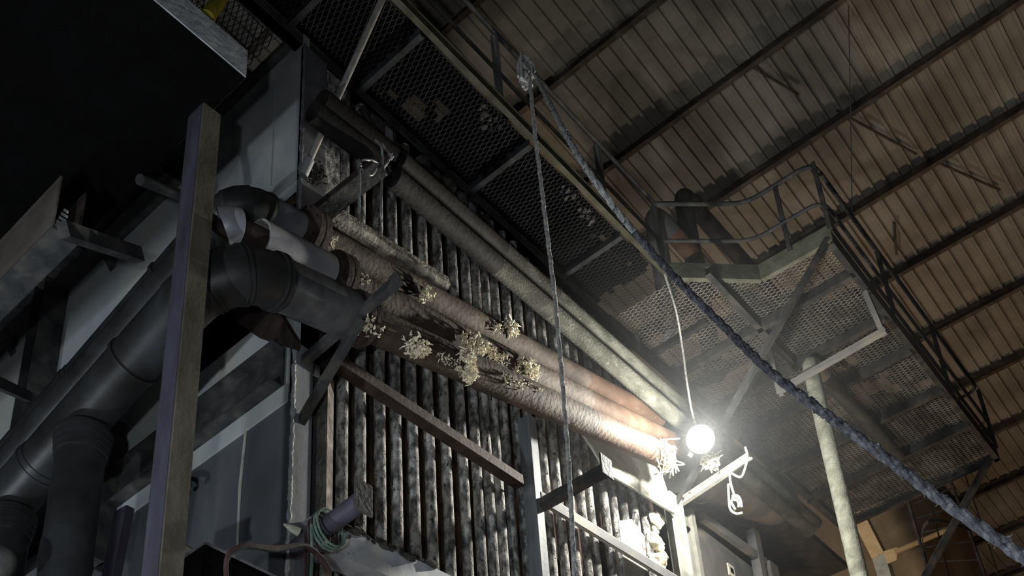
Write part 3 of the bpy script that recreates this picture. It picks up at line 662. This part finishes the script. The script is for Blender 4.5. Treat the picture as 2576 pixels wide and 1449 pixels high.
for i in range(9):
    rd = random.Random(i + 40); c0 = P(1318, 178, Y=3.70)
    b = MB(); q = [c0 + Vector((rd.uniform(-.08, .10), rd.uniform(-.06, .04), rd.uniform(-.20, .14))) for _ in range(5)]
    b.tube(spline(q, 6), .016, 7, True, .3); b.build('coil', 'rope', t, True)
b = MB(); b.tube([P(2133, -60, X=10.2), P(2138, 200, X=10.1), P(2142, 420, X=10.0), P(2144, 560, X=9.95)], .006, 6); one(b, 'hanging_wire', 'wire', 'thin plumb wire hanging from the roof past the platform rail', 'wire')
# cord tied to the bar
t = thing('tied_cord', P(1850, 1295, X=8.28), 'white cord knotted round the bar tip with a dangling loop', 'cord')
XC = 8.24
for pts in ([(1875, 1125), (1880, 1150), (1872, 1185), (1862, 1200), (1840, 1190), (1830, 1180)], [(1893, 1152), (1870, 1165), (1845, 1182), (1832, 1190)],
            [(1835, 1182), (1838, 1215), (1848, 1248)], [(1832, 1218), (1834, 1260), (1838, 1282), (1852, 1292), (1868, 1290)],
            [(1845, 1250), (1858, 1250), (1864, 1262), (1866, 1276)], [(1848, 1252), (1840, 1262), (1846, 1275), (1850, 1282)], [(1852, 1256), (1858, 1266), (1858, 1276)],
            [(1842, 1248), (1852, 1246), (1860, 1252), (1850, 1258), (1842, 1252)]):
    b = MB(); b.tube(spline([P(*p, X=XC) for p in pts], 6), .011, 8); b.build('strand', 'cord', t, True)
# hoses
aH, cH = hose_arm; axis = (cH - aH).normalized()
def coil(c, rad, turns, step, seed):
    u = axis.cross(up).normalized(); v = axis.cross(u); out = []
    for i in range(int(turns * 18) + 1):
        an = 2 * math.pi * i / 18; out.append(c + axis * step * i / 18 + (u * math.cos(an) + v * math.sin(an) * 1.35) * rad - Vector((0, 0, rad * .25)))
    return out
for (m_, off, lab, ed) in (('hose_rd', .0, 'faded red hose looping over the round arm and drooping left', 0), ('hose_bk', .035, 'black hose drooping in a wide loop below the round arm', 6), ('hose_gn', .07, 'thin pale green hose coiled on the round arm', 12)):
    c0 = lerp(aH, cH, .36) + axis * off
    cl = coil(c0, .085 + off * .2, 2.5, .025, 1)
    dx = ed
    lo = [P(828 + dx, 1440, Y=3.9), P(800 + dx, 1400, Y=3.9), P(760 + dx, 1372, Y=3.85), P(690, 1378 + dx, Y=3.8), P(620, 1372 + dx * .6, Y=3.75), P(578, 1390 + dx, Y=3.75), P(568, 1430, Y=3.75), P(574, 1480, Y=3.75)]
    t = thing('hose', P(700, 1440, Y=3.85), lab, 'hose', 'hoses wound on the round arm')
    if m_ != 'hose_gn':
        b = MB(); b.tube(spline(lo, 8), .0115, 10); b.build('loop', m_, t, True)
    b = MB(); b.tube(cl, .008, 9); b.build('coil', m_, t, True)
    b = MB(); b.tube(spline([cl[0], cl[0] - Vector((0, .01, .25)), cl[0] - Vector((.01, .0, .55))], 6), .009, 9); b.build('tail', m_, t, True)

# ================================================================== RODS, STUBS AND BOX BEAM ON THE LEFT
b = MB(); a, c = P(972, -25, Y=3.50), P(776, 408, Y=4.26); b.tube(divide(a, c, .1), .024, 16); t = thing('silver_pole', c, 'shiny galvanised pole slanting across the walkway, its lower end capped', 'pole')
b.build('pole', 'galv', t, True)
b = MB(); d = (c - a).normalized(); b.tube([c - d * .02, c + d * .10], .036, 16); b.build('end_cap', 'clad_lt', t, True)
b = tuft(P(795, 440, Y=4.36), .08, 30, 9); one(b, 'dirt_clump', 'dirt', 'dark clump of caked dirt below the pole end', 'dirt', None, True)
b = MB(); b.tube([P(519, 45, Y=4.2), P(575, -30, Y=4.6)], .05, 16); one(b, 'yellow_handrail', 'yellow', 'yellow painted handrail tube at the top left', 'handrail', None, True)
SZ = 6.25 + H
s0 = P(617, 195, Z=SZ)
b = MB(); b.box((-1.2, s0.y, SZ), (s0.x, 6.2, SZ + .23)); t = thing('concrete_slab', (s0.x - 1, s0.y, SZ), 'dark slab with pale fascia filling the upper left corner', 'slab')
b.build('slab', 'soot', t)  # near-black colour stands in for the unlit underside
b = MB(); b.box((-1.2, s0.y - .008, SZ), (s0.x, s0.y, SZ + .23)); b.build('fascia', 'concrete', t)
b = MB(); b.box((s0.x - .28, s0.y + .02, SZ - .006), (s0.x, 6.2, SZ)); b.build('edge_beam', 'soot', t)
# column in front of the bends
colx = 2.54; ct, cb = P(528, 285, X=colx), P(412, 1449, X=colx)
t = thing('steel_column', (colx, ct.y, 0), 'upright steel column, purple on one side and olive on the other, before the pipe bends', 'column')
w_ = .115
b = MB(); b.box((colx - w_ * .5, ct.y - .02, 0), (colx + w_ * .55, ct.y - .005, SZ - .003)); b.build('flange', 'olive', t)
b = MB(); b.box((colx - w_ * .5 - .004, ct.y - .005, 0), (colx - w_ * .5 + .012, ct.y + .12, SZ)); b.build('web', 'violet', t)  # purple tint: cool light from the left painted onto this face
b = MB(); b.box((colx - w_ * .5, ct.y + .12, 0), (colx + w_ * .5, ct.y + .135, SZ)); b.build('flange', 'dark', t)
# box beam entering from the left
bx = 2.1; zt, zb = 6.265 * bx / 2.2 + H, 5.826 * bx / 2.2 + H; ye = P(152, 447, X=bx).y
t = thing('box_beam', (bx, ye + 1, zb), 'brown box beam with an open end entering from the left edge', 'beam')
b = MB(); b.box((bx, ye, zb), (bx + .012, 11, zt)); b.build('side_plate', 'brownbeam', t)
b = MB(); b.box((bx, ye, zb - .012), (bx + .17, 11, zb)); b.build('bottom_plate', 'dark', t)
b = MB(); b.box((bx + .16, ye, zb), (bx + .172, 11, zt)); b.build('side_plate', 'rust_dk', t)
b = MB()
for i in range(6): b.box((bx + .02 + .01 * i, ye + .04, zb + .02 + .04 * i), (bx + .10, ye + .05, zb + .035 + .04 * i))
b.build('louvre', 'casing', t)
b = MB(); b.bar(P(158, 578, X=2.12), P(348, 642, X=2.75), .07, .09); one(b, 'beam_strut', 'dark', 'dark square strut between the box beam and the lagged pipes', 'strut', 'struts at left')
b = MB(); b.bar(P(-30, 952, X=2.3), P(70, 998, X=2.9), .06, .07); one(b, 'beam_strut', 'dark', 'dark strut end at the left edge in front of the pale casing', 'strut', 'struts at left')
b = MB(); b.tube([P(352, 452, X=2.5), P(470, 498, X=2.9)], .035, 14); one(b, 'pipe_stub', 'dark', 'thin dark pipe stub poking left of the column', 'pipe', None, True)
for (px, py, lab) in ((268, 642, 'small open bracket on the pale casing above the lagged pipes'), (18, 860, 'small open bracket on the pale casing at the left edge')):
    c = P(px, py, X=3.50); b = MB(); b.box((c.x, c.y - .05, c.z), (c.x + .08, c.y + .05, c.z + .012)); b.add([c + Vector((0, -.05, 0)), c + Vector((0, .05, 0)), c + Vector((.08, .05, -.1)), c + Vector((.08, -.05, -.1))], [(0, 1, 2, 3)])
    one(b, 'casing_bracket', 'dark2', lab, 'bracket', 'small casing brackets')
b = MB(); b.channel(P(318, 1270, X=3.2), P(275, 1490, X=3.2), .14, .06, .01, up=(0, 1, 0)); one(b, 'short_upright', 'violet', 'short purple-grey upright standing left of the column', 'upright')
c = P(360, 1400, X=2.9); b = MB(); b.angle(c, c + Vector((.02, -.30, -.04)), .10, .08, .008, sx=-1); one(b, 'angle_offcut', 'olive', 'small bent angle bar left of the column foot', 'angle bar')
# open sheet-metal tray at the bottom
t = thing('sheet_tray', P(550, 1449, Y=4.0), 'open dark sheet-metal tray lit along its rim at the bottom', 'tray')
T = [P(436, 1424, X=2.75), P(516, 1368, X=2.75)]
n_ = Vector((.62, 0, 0)); T2 = [q + n_ for q in T]
for (q, m_) in (([T[0], T[1], T2[1], T2[0]], 'soot'),):
    b = MB(); b.plate([v - Vector((0, 0, .18)) for v in q], (0, 0, 1), .012); b.build('bottom', m_, t)
for (a, c) in ((T[0], T[1]), (T[1], T2[1]), (T2[0], T2[1]), (T[0], T2[0])):
    b = MB(); b.bar(a - Vector((0, 0, .09)), c - Vector((0, 0, .09)), .012, .18); b.build('side', 'soot', t)
    b = MB(); b.bar(a, c, .022, .014); b.build('rim', 'clad_md', t)  # paler edge strip paints the rim light

# ================================================================== VENT PIPES BY THE PLATFORM
GY = 4.15
def goose(px, py, wpx, foot, horiz, r, label, m1, m2):
    top = P(px, py, Y=GY); c = Vector((top.x, GY, top.z - r))
    ft = Vector((c.x, GY, foot)); t = thing('vent_pipe', ft, label, 'pipe', 'goose-neck vent pipes')
    e = rounded([Vector((c.x, GY, c.z - .35)), c, c + Vector((.35, 0, 0))], .25, 8)
    b = MB(); b.tube([ft] + [Vector((c.x, GY, c.z - .35))], r, 22); b.build('riser', m1, t, True)
    b = MB(); b.tube(e, r, 22); b.build('elbow', m1, t, True)
    b = MB(); b.tube([e[-1], e[-1] + Vector((horiz, 0, 0))], r * .97, 22); b.build('run', m2, t, True)
    return t
goose(1640, 518, 0, WZ, 1.6, .105, 'rusty goose-neck vent pipe nearest the walkway rail', 'drum', 'rust_vent')
goose(1712, 470, 0, WZ, 2.4, .105, 'rusty goose-neck vent pipe behind the platform rail', 'dark', 'rust_dk')
GY = 3.20
goose(2030, 888, 0, 0.0, 1.9, .083, 'tall pale dusty vent pipe rising in front of the platform', 'pale_pipe', 'dark2')
# ================================================================== DRUM AND PIPES AT THE FAR END OF THE BOILER
d0_, d1_ = P(1700, 1170, Y=4.52), P(1962, 1262, Y=4.52); dd = (d1_ - d0_).normalized(); R0 = .31
t = thing('end_drum', (d0_ + d1_) / 2 - Vector((0, 0, .4)), 'big dusty grey drum below and right of the lamp where the steam pipes end', 'drum')
L0 = (d1_ - d0_).length
b = MB(); b.tube([d0_ + dd * x for x in (-.05, 0, .1, L0 - .25, L0 - .1, L0)], R0, 40, True, 0, [.20, .285, R0, R0, .265, .14]); b.build('shell', 'drum', t, True)
for x in (.55, L0 - .30, L0 - .2):
    b = MB(); b.tube([d0_ + dd * x, d0_ + dd * (x + .02)], R0 + .007 if x < L0 - .25 else R0 - .005, 40); b.build('seam_band', 'drum', t, True)
b = tuft(P(1787, 1160, Y=3.9), .09, 46, 4, .9); one(b, 'wool_lump', 'wool', 'ragged lump of pale wool hanging right under the lamp', 'insulation', None, True)
t = thing('wall_tag', P(1838, 1446, Y=4.37), 'small white tag with a dark square on the grey panel', 'tag')
a = P(1838, 1437, Y=4.40); b = MB(); b.box((a.x - .06, 4.385, a.z - .07), (a.x + .06, 4.40, a.z + .07)); b.build('plate', 'cord', t)
b = MB(); b.box((a.x - .025, 4.381, a.z - .03), (a.x + .03, 4.386, a.z + .03)); b.build('square', 'soot', t)

# ================================================================== FAR BAY: LADDER CAGE, DUCT, COLUMN
t = thing('caged_ladder', (14.5, 3.2, 3), 'dark caged ladder seen below the platform end', 'ladder')
xl = 14.6
def PL(px, py): return P(px, py, X=xl)
for (a, c, w2) in (((2283, 1255), (2345, 1470), .07), ((2390, 1205), (2490, 1480), .07)):
    b = MB(); b.bar(PL(*a), PL(*c), w2, .03, up=(0, 1, 0)); b.build('stringer', 'dark', t)
for (a, c) in (((2336, 1245), (2392, 1470)), ((2428, 1196), (2520, 1470))):
    b = MB(); b.bar(P(*a, X=xl - .5), P(*c, X=xl - .5), .045, .01, up=(0, 1, 0)); b.build('cage_strap', 'rust_dk', t)
for (yy) in (1252, 1388):
    a, c = PL(2285 + (yy - 1252) * .29, yy), PL(2392 + (yy - 1252) * .36, yy - 55)
    b = MB(); m_ = (a + c) / 2; pts = [a + (c - a) * (k / 12) + Vector((-.65 * math.sin(math.pi * k / 12), 0, 0)) for k in range(13)]
    for k in range(12): b.bar(pts[k], pts[k+1], .008, .06)
    b.build('hoop', 'rust_dk', t)
for k in range(6):
    a, c = lerp(PL(2283, 1255), PL(2345, 1470), (k + .5) / 6), lerp(PL(2390, 1205), PL(2490, 1480), (k + .5) / 6)
    b = MB(); b.tube([a, c], .012, 8); b.build('rung', 'dark', t, True)
b = MB(); b.tube([P(2500, 1135, X=12.7), P(2322, 1460, X=12.9)], .05, 14); one(b, 'far_brace', 'dark', 'dark round brace slanting down from the platform far corner', 'brace', None, True)
b = MB(); b.box((16.5, 4.56, 4), (20, 9, 13.8)); one(b, 'brown_duct', 'brownwall', 'smooth brown sheet duct lit orange behind the ladder', 'duct')
cA, cB = P(2168, 1300, X=15.5), P(2232, 1460, X=15.5)
t = thing('tan_column', (15.5, cA.y, 0), 'tan steel column lit orange at the far end of the boiler', 'column')
b = MB(); b.bar(P(2160, 1295, X=15.5), P(2216, 1405, X=15.5), .2, .22, up=(1, 0, 0)); b.build('shaft', 'tan', t)
b = MB(); b.bar(P(2216, 1405, X=15.5), P(2236, 1470, X=15.5), .2, .20, up=(1, 0, 0)); b.build('splice', 'bright', t)
b = MB(); c = P(2236, 1398, X=15.4); b.plate([c + Vector((0, -.1, -.12)), c + Vector((0, .12, -.12)), c + Vector((0, .12, .12)), c + Vector((0, -.16, .08))], (1, 0, 0), .02); b.build('gusset', 'tan', t)
b = MB(); b.tube([P(2250, 1390, X=15.4), P(2390, 1330, X=15.8)], .04, 12); one(b, 'sway_rod', 'tan', 'tan tie rod running from the column gusset behind the ladder', 'rod', None, True)
# small things on the casing
a = P(483, 384, X=3.575); b = MB(); b.box((3.568, a.y - .06, a.z - .05), (3.578, a.y + .06, a.z + .07)); one(b, 'label_plate', 'cord', 'small blank pale plate on the upper casing, left of the column', 'plate')
t = thing('casing_hook', P(470, 1240, X=3.5), 'small dark hook with a bright bent rod on the lower casing beside the column', 'hook')
b = MB(); b.tube(spline([P(455, 1205, X=3.52), P(475, 1210, X=3.48), P(476, 1228, X=3.46), P(466, 1236, X=3.46)], 6), .014, 8); b.build('rod', 'clad_md', t, True)
b = MB(); b.plate([P(453, 1205, X=3.53), P(470, 1215, X=3.53), P(472, 1240, X=3.53), P(452, 1262, X=3.53)], (1, 0, 0), .02); b.build('bracket', 'soot', t)
b = MB(); b.tube([P(713, 1318, Y=4.40), P(735, 1330, Y=4.38), P(752, 1340, Y=4.37)], .018, 8, True, .4, [.006, .022, .026]); one(b, 'pale_rag', 'cord', 'small pale rag or stub sticking out of the corner plate', 'rag', None, True)
b = MB(); c = P(-12, 1420, X=2.3); b.ball(c, .10, (1, 1.4, 1), .05, 20, 4); one(b, 'capped_pipe', 'dark2', 'rounded grey capped pipe end at the lower left edge', 'pipe', None, True)
# dust hanging in the air round the lamp
HZ = bpy.data.materials.new('dusty air'); HZ.use_nodes = True; nt = HZ.node_tree; nt.nodes.clear()
v = nt.nodes.new('ShaderNodeVolumeScatter'); o_ = nt.nodes.new('ShaderNodeOutputMaterial')
v.inputs['Density'].default_value = .0065; v.inputs['Anisotropy'].default_value = .35; v.inputs['Color'].default_value = (.9, .95, 1, 1)
nt.links.new(v.outputs[0], o_.inputs['Volume'])
b = MB(); b.ball(WORK, 2.2, (1, 1, 1), 0, 28); hz = one(b, 'dust_haze', HZ, 'faint glowing dust haze hanging in the air around the lit lamp', 'haze', None, True); hz['kind'] = 'stuff'
bpy.context.view_layer.update()
